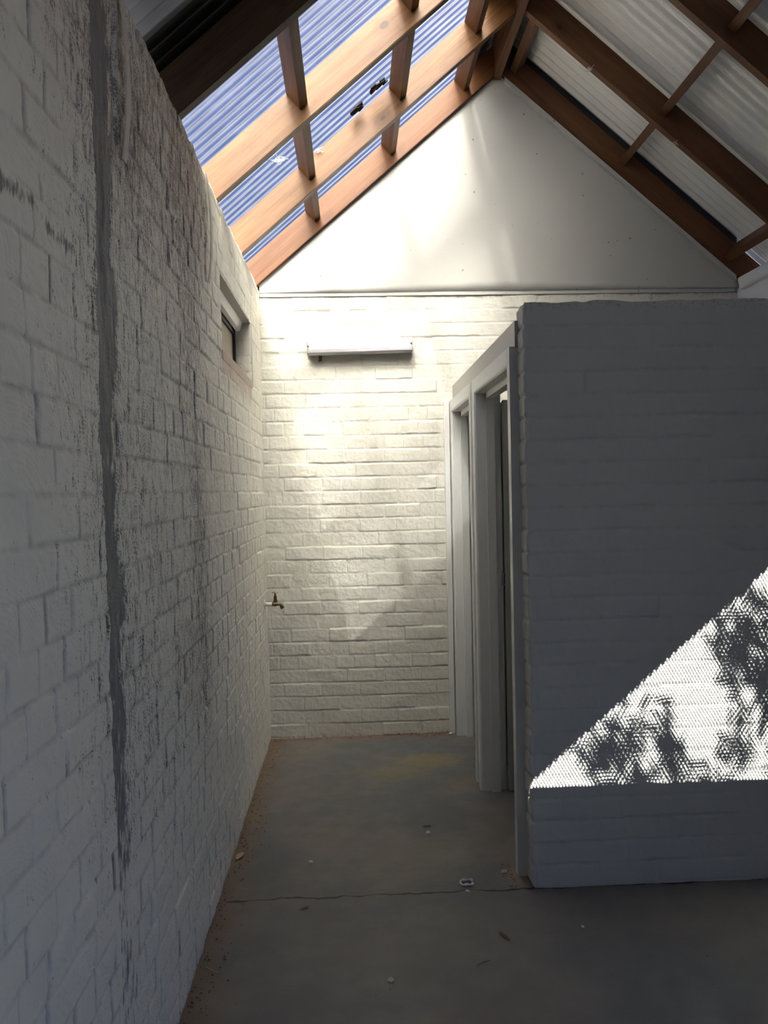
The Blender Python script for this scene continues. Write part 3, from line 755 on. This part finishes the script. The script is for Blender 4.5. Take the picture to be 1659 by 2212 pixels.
# ------------------------------------------------------------------ window in the left wall
w = empty('window_1', (-0.06, 3.8, 2.148), 'small high boarded window opening in the left brick wall', 'window', kind='structure')
y0, y1, z0, z1 = WIN
bm = bmesh.new(); add_box(bm, -0.11, -0.004, y1, y1+0.05, z0-0.05, z1+0.02)
link_me = None
def reveal():
    ua = np.linspace(0, 0.112, 28); va = np.linspace(z0-0.03, z1, 80)
    U, V = np.meshgrid(ua, va)
    h, j = brick_relief(U, V+0.02, 44, (), deep=0.004, jw=0.006)
    P = np.stack([U-0.108, y1-0.004-h, V], -1)
    o = wall_mesh('reveal', P, {'joint': j, 'chip': 0.6*j}, (0, 0.06, 0), M_BRICK)
    del o['kind']
    o.parent = w; o.matrix_parent_inverse = Matrix.Translation(-Vector(w.location))
    P2 = np.stack([-0.004-U, y0+0.004+h*0.5, V], -1)
    o = wall_mesh('reveal', P2, {'joint': j, 'chip': 0.3*j}, (0, -0.06, 0), M_BRICK)
    del o['kind']
    o.parent = w; o.matrix_parent_inverse = Matrix.Translation(-Vector(w.location))
bm.free(); reveal()
prism('sill', [(-0.115, z0+0.012), (-0.10, z0+0.014), (0.004, z0-0.006), (0.004, z0-0.045), (-0.115, z0-0.045)], 1, y0-0.005, y1+0.005, M_SILLP, w)
box('lintel_soffit', -0.11, 0.0, y0, y1, z1-0.004, z1+0.01, M_FASCIA, w)
hb = prism('head_board', [(-0.074, z1-0.055), (-0.052, z1-0.050), (-0.040, z1-0.012), (-0.040, z1-0.004), (-0.074, z1-0.004)], 1, y0+0.004, y1-0.010, M_WHITE, w, 0.0015)
box('screen_frame', -0.108, -0.078, y1-0.030, y1-0.006, z0+0.01, z1-0.004, M_SCREENF, w, 0.002)
box('screen_frame', -0.108, -0.080, y0+0.006, y1-0.03, z1-0.075, z1-0.055, M_SCREENF, w, 0.002)
box('infill_board', -0.104, -0.092, y0, y1-0.03, z0, z1-0.004, M_BOARD, w)

# ------------------------------------------------------------------ cubicle doors
FX = 1.155
def jamb_profile(yo, yi, s):
    """outline in (x,y): yo outer edge of face, yi edge at the opening, s=+1 when the opening lies towards +y"""
    r = 0.010
    pts = [(FX+0.028, yo), (FX, yo), (FX, yi-s*r), (FX+0.0025, yi-s*r*0.4), (FX+r, yi), (FX+0.056, yi), (FX+0.056, yi+s*0.024),
           (FX+0.098, yi+s*0.024), (FX+0.098, yi), (FX+0.128, yi), (FX+0.134, yi-s*0.004), (FX+0.134, yo)]
    return pts
def door(idx, yo0, yo1, zt, lab, leaf_y):
    e = empty('door_%d' % idx, (FX+0.06, (yo0+yo1)/2, 0), lab, 'door', kind='structure')
    fw = 0.058
    yi0, yi1 = yo0+fw, yo1-fw; zi = zt-fw-0.012
    prism('jamb', jamb_profile(yo0, yi0, 1), 2, 0.0, zt, M_FRAME, e)
    prism('jamb', jamb_profile(yo1, yi1, -1), 2, 0.0, zt, M_FRAME, e)
    hp = [(x, zt-(abs(y-yo0))*(zt-zi)/fw) for x, y in jamb_profile(yo0, yi0, 1)]
    prism('head', hp, 1, yi0-0.006, yi1+0.006, M_FRAME, e)
    lf = prism('door_leaf', [(FX+0.137, leaf_y-0.036), (FX+0.137+0.62, leaf_y-0.036), (FX+0.137+0.62, leaf_y), (FX+0.137, leaf_y)], 2, 0.012, 1.965, M_LEAF, e, 0.002)
    return e, lf, yi1
e1, lf1, yi1 = door(1, 2.966, 3.892, 2.074, 'nearer grey steel cubicle door frame beside the brick partition end, door swung inwards', 3.828)
e2, lf2, yi2 = door(2, 3.950, 4.772, 2.074, 'farther grey steel cubicle door frame against the bright end wall', 4.705)
# latch on the nearer door
bm = bmesh.new(); zl = 1.075; xl = FX+0.125; yl = yi1-0.022
add_box(bm, xl, xl+0.008, yl-0.004, yl+0.016, zl-0.036, zl+0.036, 0.002)
add_box(bm, xl+0.006, xl+0.030, yl-0.010, yl-0.004, zl+0.022, zl+0.030, 0.001); add_box(bm, xl+0.006, xl+0.030, yl-0.010, yl-0.004, zl-0.030, zl-0.022, 0.001)
add_box(bm, xl+0.026, xl+0.032, yl-0.010, yl+0.004, zl-0.030, zl+0.030, 0.001)
bm_link('latch_keeper', bm, M_STEEL, e1)
o = box('trim_4', FX+0.020, FX+0.05, 2.955, D-0.004, 2.070, 2.172, M_FASCIA, bevel=0.002); tag(o, 'wide warm grey fascia panel above both cubicle door frames', 'trim', kind='structure')
o = box('trim_5', 1.116, 1.150, D-0.022, D-0.002, 0, 2.074, M_FRAME, bevel=0.003); tag(o, 'pale grey cover strip up the end wall beside the farther door frame', 'trim', kind='structure')
o = box('trim_6', FX+0.028, FX+0.06, 3.893, 3.949, 0, 2.05, M_FRAME); tag(o, 'recessed grey strip between the two cubicle door frames', 'trim', kind='structure')
o = box('trim_7', FX+0.006, FX+0.03, 3.893, 3.949, 2.022, 2.052, M_FASCIA, bevel=0.002); tag(o, 'small block in the gap between the two door frame heads', 'trim', kind='structure')
o = box('cubicle_divider', FX+0.137, XR-0.002, 3.905, 3.935, 0.10, 1.965, M_LEAF); tag(o, 'grey green panel dividing the two cubicles behind the doors', 'divider')
o = box('cubicle_divider', FX+0.30, FX+0.34, 3.905, 3.935, 0, 0.10, M_STEEL); o.name = 'divider_foot'
o.parent = bpy.data.objects['cubicle_divider']

# ------------------------------------------------------------------ wall light
def wall_light():
    xl, xr = 0.286, 0.925
    e = empty('wall_light', ((xl+xr)/2, D-0.005, 2.41), 'long white acrylic strip light on the end brick wall', 'wall light')
    yb = D-0.004
    bm = bmesh.new(); add_box(bm, xl-0.004, xr+0.004, yb-0.030, yb+0.004, 2.372, 2.457, 0.006); base = bm_link('base_tray', bm, M_RUST, e)
    tag(base, 'brown edged metal tray')
    pr = [(yb-0.024, 2.459), (yb-0.055, 2.458), (yb-0.078, 2.452), (yb-0.086, 2.442), (yb-0.090, 2.398), (yb-0.086, 2.376), (yb-0.076, 2.368), (yb-0.024, 2.368)]
    d = prism('diffuser', pr, 0, xl+0.010, xr-0.010, M_DIFF, e, 0.002)
    for s, x in ((0, xl), (1, xr-0.014)):
        pe = [(yb-0.028, 2.462), (yb-0.055, 2.460), (yb-0.080, 2.451), (yb-0.088, 2.436), (yb-0.090, 2.398), (yb-0.085, 2.374), (yb-0.074, 2.366), (yb-0.028, 2.366)]
        c = prism('end_cap', pe, 0, x, x+0.014, M_DIFF, e, 0.004)
        bm = bmesh.new(); add_tube(bm, [(x+0.007, yb-0.088, 2.415), (x+0.007, yb-0.0945, 2.415)], [0.006, 0.005], 12); sc_ = bm_link('screw', bm, M_RUST, e); tag(sc_, 'rusty screw')
    prism('lip', [(yb-0.091, 2.396), (yb-0.0925, 2.394), (yb-0.0885, 2.376), (yb-0.087, 2.376)], 0, xl+0.014, xr-0.014, M_DIFF, e)
    bm = bmesh.new(); add_box(bm, xl+0.066, xl+0.086, yb-0.014, yb-0.004, 2.335, 2.372, 0.001); add_box(bm, xl+0.062, xl+0.072, yb-0.022, yb-0.004, 2.334, 2.342, 0.001)
    b = bm_link('bracket', bm, M_RUST, e); tag(b, 'rusty bracket under the left end')
    e.rotation_euler = (0, -math.radians(0.9), 0)
wall_light()

# ------------------------------------------------------------------ tap on the left wall
def tap():
    y = 4.60; z = 0.868
    e = empty('garden_tap', (0.0, y, z), 'small brass garden tap on a white pipe low on the left wall by the corner', 'tap')
    bm = bmesh.new(); add_tube(bm, [(0.002, y, z), (0.006, y, z), (0.007, y, z)], [0.026, 0.026, 0.020], 24); f = bm_link('wall_flange', bm, M_PIPE, e)
    bm = bmesh.new(); add_tube(bm, [(0.004, y, z), (0.046, y, z)], 0.0125, 20); bm_link('pipe', bm, M_PIPE, e, True)
    bm = bmesh.new(); add_tube(bm, [(0.042, y, z), (0.048, y, z), (0.056, y, z), (0.066, y, z), (0.078, y, z+0.001), (0.090, y, z), (0.098, y, z-0.006), (0.104, y, z-0.016)],
                               [0.010, 0.011, 0.0135, 0.0150, 0.0115, 0.0095, 0.0095, 0.0095], 18); b = bm_link('body', bm, M_BRASS, e, True)
    bm = bmesh.new(); add_tube(bm, [(0.1035, y, z-0.014), (0.1075, y, z-0.026), (0.108, y, z-0.0265)], [0.0115, 0.0115, 0.008], 18); bm_link('spout_ring', bm, M_BRASS_DK, e)
    bm = bmesh.new(); add_tube(bm, [(0.066, y, z+0.008), (0.066, y, z+0.020), (0.066, y, z+0.026)], [0.012, 0.0125, 0.0105], 6); add_tube(bm, [(0.066, y, z+0.026), (0.066, y, z+0.050)], [0.0095, 0.0085], 8)
    bm_link('bonnet', bm, M_BRASS_DK, e)
    bm = bmesh.new(); add_tube(bm, [(0.066, y, z+0.048), (0.066, y, z+0.070)], 0.0042, 12)
    bm_link('spindle', bm, M_BRASS_DK, e)
    bm = bmesh.new()
    for a in (0.35, 0.35+math.pi/2):
        c, s = math.cos(a), math.sin(a); R = 0.019
        add_tube(bm, [(0.066+c*R*t, y+s*R*t, z+0.069+0.001*abs(t)) for t in (-1, -0.85, -0.5, 0, 0.5, 0.85, 1)], [0.0035, 0.0052, 0.003, 0.004, 0.003, 0.0052, 0.0035], 12)
    bm_link('handle', bm, M_COPPER, e, True)
tap()

# ------------------------------------------------------------------ tie-down straps in the left wall
def strap(y, z0, z1, lab, w=0.032):
    n = 24; bm = bmesh.new(); L = []
    for k in range(n+1):
        t = k/n; z = z0+(z1-z0)*t
        bow = 0.004+0.014*math.sin(math.pi*t)**0.8
        yy = y + 0.004*math.sin(t*4)
        L.append([bm.verts.new((bow, yy-w/2, z)), bm.verts.new((bow+0.003, yy-w/2+0.001, z)), bm.verts.new((bow+0.003, yy+w/2, z)), bm.verts.new((bow, yy+w/2, z))])
    for a, b in zip(L, L[1:]):
        for k in range(4): bm.faces.new((a[k], a[(k+1) % 4], b[(k+1) % 4], b[k]))
    bm.faces.new(L[0]); bm.faces.new(L[-1][::-1])
    o = bm_link('tie_down_strap', bm, M_STRAP, None, False); tag(o, lab, 'strap', 'painted straps lifting off the left wall')
strap(1.902, 2.335, 2.755, 'nearer paint caked strap lifting off the top of the left wall above the dark seam')
strap(3.010, 2.345, 2.755, 'farther paint caked strap lifting off the left wall just before the boarded window')

# ------------------------------------------------------------------ bits lying about
def leaf(name, x, y, L, W, ang, mat, lab, cat, curl=0.35, z=0.002):
    bm = bmesh.new(); n = 8; rows = []
    for k in range(n+1):
        t = k/n; wd = W*math.sin(math.pi*(0.04+0.92*t))**0.8
        rows.append([bm.verts.new(((t-0.5)*L, s*wd/2, z+curl*abs(s)*wd*0.5+curl*L*0.25*(t-0.5)**2+0.001)) for s in (-1, -0.5, 0, 0.5, 1)])
    for a, b in zip(rows, rows[1:]):
        for k in range(4): bm.faces.new((a[k], b[k], b[k+1], a[k+1]))
    o = bm_link(name, bm, mat, None, True); o.location = (x, y, 0); o.rotation_euler = (0, 0, ang)
    md = o.modifiers.new('thickness', 'SOLIDIFY'); md.thickness = 0.0008
    tag(o, lab, cat)
def pebble(name, x, y, r, mat, lab, cat, group=None, sq=0.55):
    bm = bmesh.new(); bmesh.ops.create_icosphere(bm, subdivisions=2, radius=r)
    rr = random.Random(int(x*1e4+y*77))
    for v in bm.verts: v.co = Vector((v.co.x*(1+rr.uniform(-.25, .25)), v.co.y*0.8*(1+rr.uniform(-.25, .25)), v.co.z*sq*(1+rr.uniform(-.2, .2))))
    o = bm_link(name, bm, mat, None, False); o.location = (x, y, r*sq*0.85); o.rotation_euler = (0, 0, rr.uniform(0, 6)); tag(o, lab, cat, group)
leaf('dry_leaf', 0.030, 3.225, 0.062, 0.030, 1.25, M_LEAFLIT, 'curled tan leaf on the floor against the left wall', 'leaf', 0.5)
leaf('dry_leaf', 0.841, 3.447, 0.038, 0.012, 0.1, M_LEAFDK, 'narrow red brown leaf on the floor in front of the nearer door', 'leaf')
leaf('dry_leaf', 1.020, 2.565, 0.060, 0.014, 2.0, M_LEAFDK, 'dark thin leaf on the floor left of the partition foot', 'leaf')
leaf('dry_leaf', 0.327, 2.80, 0.038, 0.012, 0.6, M_LEAFDK, 'small dark leaf just on the near side of the floor crack', 'leaf')
# white plastic ring
bm = bmesh.new(); seg = 22; R = 0.019
pts = [(0.945+R*1.25*math.cos(a), 2.930+R*math.sin(a)*1.15, 0.0045+0.0025*math.sin(a*3)) for a in np.linspace(0.25, 6.0, seg)]
add_tube(bm, pts, [0.0042+0.0016*math.sin(k*1.3) for k in range(seg)], 10)
o = bm_link('paint_curl', bm, M_CHALK, None, True); tag(o, 'white curled ring of peeled paint on the floor beside the crack', 'paint curl')
pebble('paint_flake', 0.938, 2.868, 0.0075, M_CHALK, 'white paint flake on the crack below the white curled ring', 'paint flake')
pebble('paint_flake', 0.622, 2.357, 0.0105, M_CHALK, 'largest white paint flake alone in the near middle of the floor', 'paint flake')
pebble('paint_flake', 0.840, 3.375, 0.011, M_CHALK, 'cream paint flake on the floor next to the red brown leaf', 'paint flake')
pebble('paint_flake', 0.332, 3.148, 0.010, M_CHALK, 'cream paint flake on the floor left of centre beyond the crack', 'paint flake')
pebble('paint_flake', 1.118, 4.745, 0.013, M_CHALK, 'white paint flake at the foot of the end wall by the farther door frame', 'paint flake')
pebble('paint_flake', 1.105, 3.005, 0.016, M_TWIG, 'crumbled tan flake at the foot of the nearer door frame', 'paint flake', sq=0.25)
pebble('paint_flake', 1.30, 2.60, 0.006, M_CHALK, 'tiny pale flake on the dark floor in front of the partition', 'paint flake')
bm = bmesh.new(); add_tube(bm, [(0.022, 2.475, 0.004), (0.045, 2.452, 0.006), (0.066, 2.440, 0.004), (0.085, 2.436, 0.003)], [0.0016, 0.0018, 0.0016, 0.001], 8)
o = bm_link('twig', bm, M_TWIG, None, True); tag(o, 'pale curved twig on the near floor by the left wall', 'twig')
bm = bmesh.new(); add_tube(bm, [(0.90, 2.41, 0.003), (0.92, 2.425, 0.004), (0.945, 2.435, 0.003)], [0.001, 0.0015, 0.001], 8)
o = bm_link('twig', bm, M_LEAFDK, None, True); tag(o, 'short dark twig on the near floor right of centre', 'twig')
# dirt crumbs along the wall foot: nobody could count them
bm = bmesh.new(); rr = random.Random(5)
def crumb(x, y, r):
    m = Matrix.Translation((x, y, r*0.4)) @ Matrix.Rotation(rr.uniform(0, 6), 4, 'Z') @ Matrix.Diagonal((1, rr.uniform(.4, 1), rr.uniform(.3, .7), 1))
    bmesh.ops.create_icosphere(bm, subdivisions=1, radius=r, matrix=m)
for k in range(420):
    y = rr.uniform(1.2, 4.74); crumb(0.006+abs(rr.gauss(0, 0.05)), y, rr.uniform(0.0012, 0.0045))
for k in range(150):
    crumb(rr.uniform(0.02, 1.15), 4.765-abs(rr.gauss(0, 0.03)), rr.uniform(0.0012, 0.004))
for k in range(170):
    crumb(rr.uniform(0.1, 1.8), rr.uniform(1.9, 4.6) if rr.random() < 0.5 else rr.uniform(1.9, 2.7), rr.uniform(0.0008, 0.0026))
for k in range(60):
    crumb(1.14-abs(rr.gauss(0, 0.03)), rr.uniform(2.88, 3.1), rr.uniform(0.001, 0.0035))
o = bm_link('dirt_crumbs', bm, M_LEAFDK, None, False); tag(o, 'dark crumbs of dirt scattered on the floor and along the wall foot', 'dirt', kind='stuff')

# leaf litter lying on the clear sheet
def on_left(x, y, c): return Vector((x, y, c+S*x))
def litter(x, y, L, W, lab, seed):
    r_ = random.Random(seed); bm = bmesh.new(); n = 26
    for k in range(n):
        t = r_.uniform(-0.5, 0.5); q = r_.uniform(-0.5, 0.5)
        M = Matrix.Translation((t*L, q*W, r_.uniform(0, 0.012))) @ Matrix.Rotation(r_.uniform(-.5, .5), 4, 'Z')
        add_box(bm, -0.016, 0.016, -0.006, 0.006, -0.003, 0.003, 0, M)
    o = bm_link('leaf_litter', bm, M_LITTER)
    p = on_left(x, y, CS-0.045)
    o.matrix_world = Matrix(((CT, 0, -SN, p.x+SN*0.016), (0, 1, 0, p.y), (SN, 0, CT, p.z-CT*0.016), (0, 0, 0, 1)))
    tag(o, lab, 'leaf litter')
litter(0.715, 3.99, 0.085, 0.055, 'larger black clump of leaf litter caught under the clear sheet between golden rafters', 1)
litter(0.600, 4.04, 0.06, 0.05, 'smaller black clump of leaf litter under the clear sheet, half behind a golden rafter', 2)
# cobwebs
def web(pts, r, lab, seed):
    r_ = random.Random(seed); bm = bmesh.new()
    for a in range(9):
        p0 = Vector(pts); q = [p0 + Vector((r_.gauss(0, r), r_.gauss(0, r), r_.gauss(0, r*0.5))) for _ in range(3)]
        add_tube(bm, q, 0.0009, 5)
    for a in range(5):
        m = Matrix.Translation(Vector(pts)+Vector((r_.gauss(0, r*.5), r_.gauss(0, r*.5), r_.gauss(0, r*.3))))
        bmesh.ops.create_icosphere(bm, subdivisions=1, radius=r_.uniform(.1, .25)*r, matrix=m)
    o = bm_link('cobweb', bm, M_WEB); tag(o, lab, 'cobweb')
web((0.405, 4.095, zb(0.405)+0.17), 0.014, 'dusty cobweb in the corner of a nogging and the second golden rafter', 3)
web((2.32, 4.125, zb(2.32, True)-0.006), 0.014, 'lower dusty cobweb lump on the underside of the dark brown rafter', 4)
web((1.86, 4.125, zb(1.86, True)-0.006), 0.014, 'upper dusty cobweb lump on the underside of the dark brown rafter', 6)
web((0.21, 3.86, CS-0.06+S*0.21), 0.03, 'white cobweb on the clear sheet just above the left wall', 7)
web((0.42, 2.80, CS-0.06+S*0.42), 0.02, 'white cobweb on the clear sheet at the top beside a nogging', 8)

# ------------------------------------------------------------------ tree outside that dapples the sun on the partition
def tree():
    r_ = random.Random(12)
    e = empty('eucalypt_tree', (-2.6, -4.2, -0.13), 'tall thin tree outside the building', 'tree')
    bm = bmesh.new(); add_tube(bm, [(-2.6, -4.2, -0.13), (-2.4, -4.1, 3), (-1.7, -3.7, 6), (-0.9, -3.1, 8.2), (-0.5, -2.7, 9.2)], [0.2, 0.16, 0.12, 0.07, 0.02], 12)
    bm_link('trunk', bm, M_BARK, e, True)
    bm = bmesh.new()
    back = -SUN_DIR
    spots = [(2.03, 1.02, 0.11), (2.10, 0.90, 0.10), (1.98, 0.86, 0.09), (2.08, 0.74, 0.08), (1.55, 0.60, 0.07), (1.44, 0.52, 0.06), (1.50, 0.48, 0.05), (1.72, 0.55, 0.06), (1.74, 0.47, 0.05),
             (1.62, 0.40, 0.05), (1.86, 0.40, 0.05), (2.2, 0.6, 0.08), (2.3, 0.9, 0.1), (2.45, 1.1, 0.14), (2.6, 0.7, 0.12), (1.98, 0.52, 0.06)]
    for X, Z, R in spots:
        c = Vector((X, YP, Z)) + back*(11.0+r_.uniform(-0.8, 0.8))
        for k in range(int(26*R/0.06)):
            p = c + Vector((r_.gauss(0, R*.62), r_.gauss(0, R*.62), r_.gauss(0, R*.62)))
            M = Matrix.Translation(p) @ Matrix.Rotation(r_.uniform(0, 6), 4, 'Z') @ Matrix.Rotation(r_.uniform(-1, 1), 4, 'X')
            add_box(bm, -0.036, 0.036, -0.008, 0.008, -0.0005, 0.0005, 0, M)
    f = bm_link('foliage', bm, M_FOLIAGE, e); f['kind'] = 'stuff'
tree()
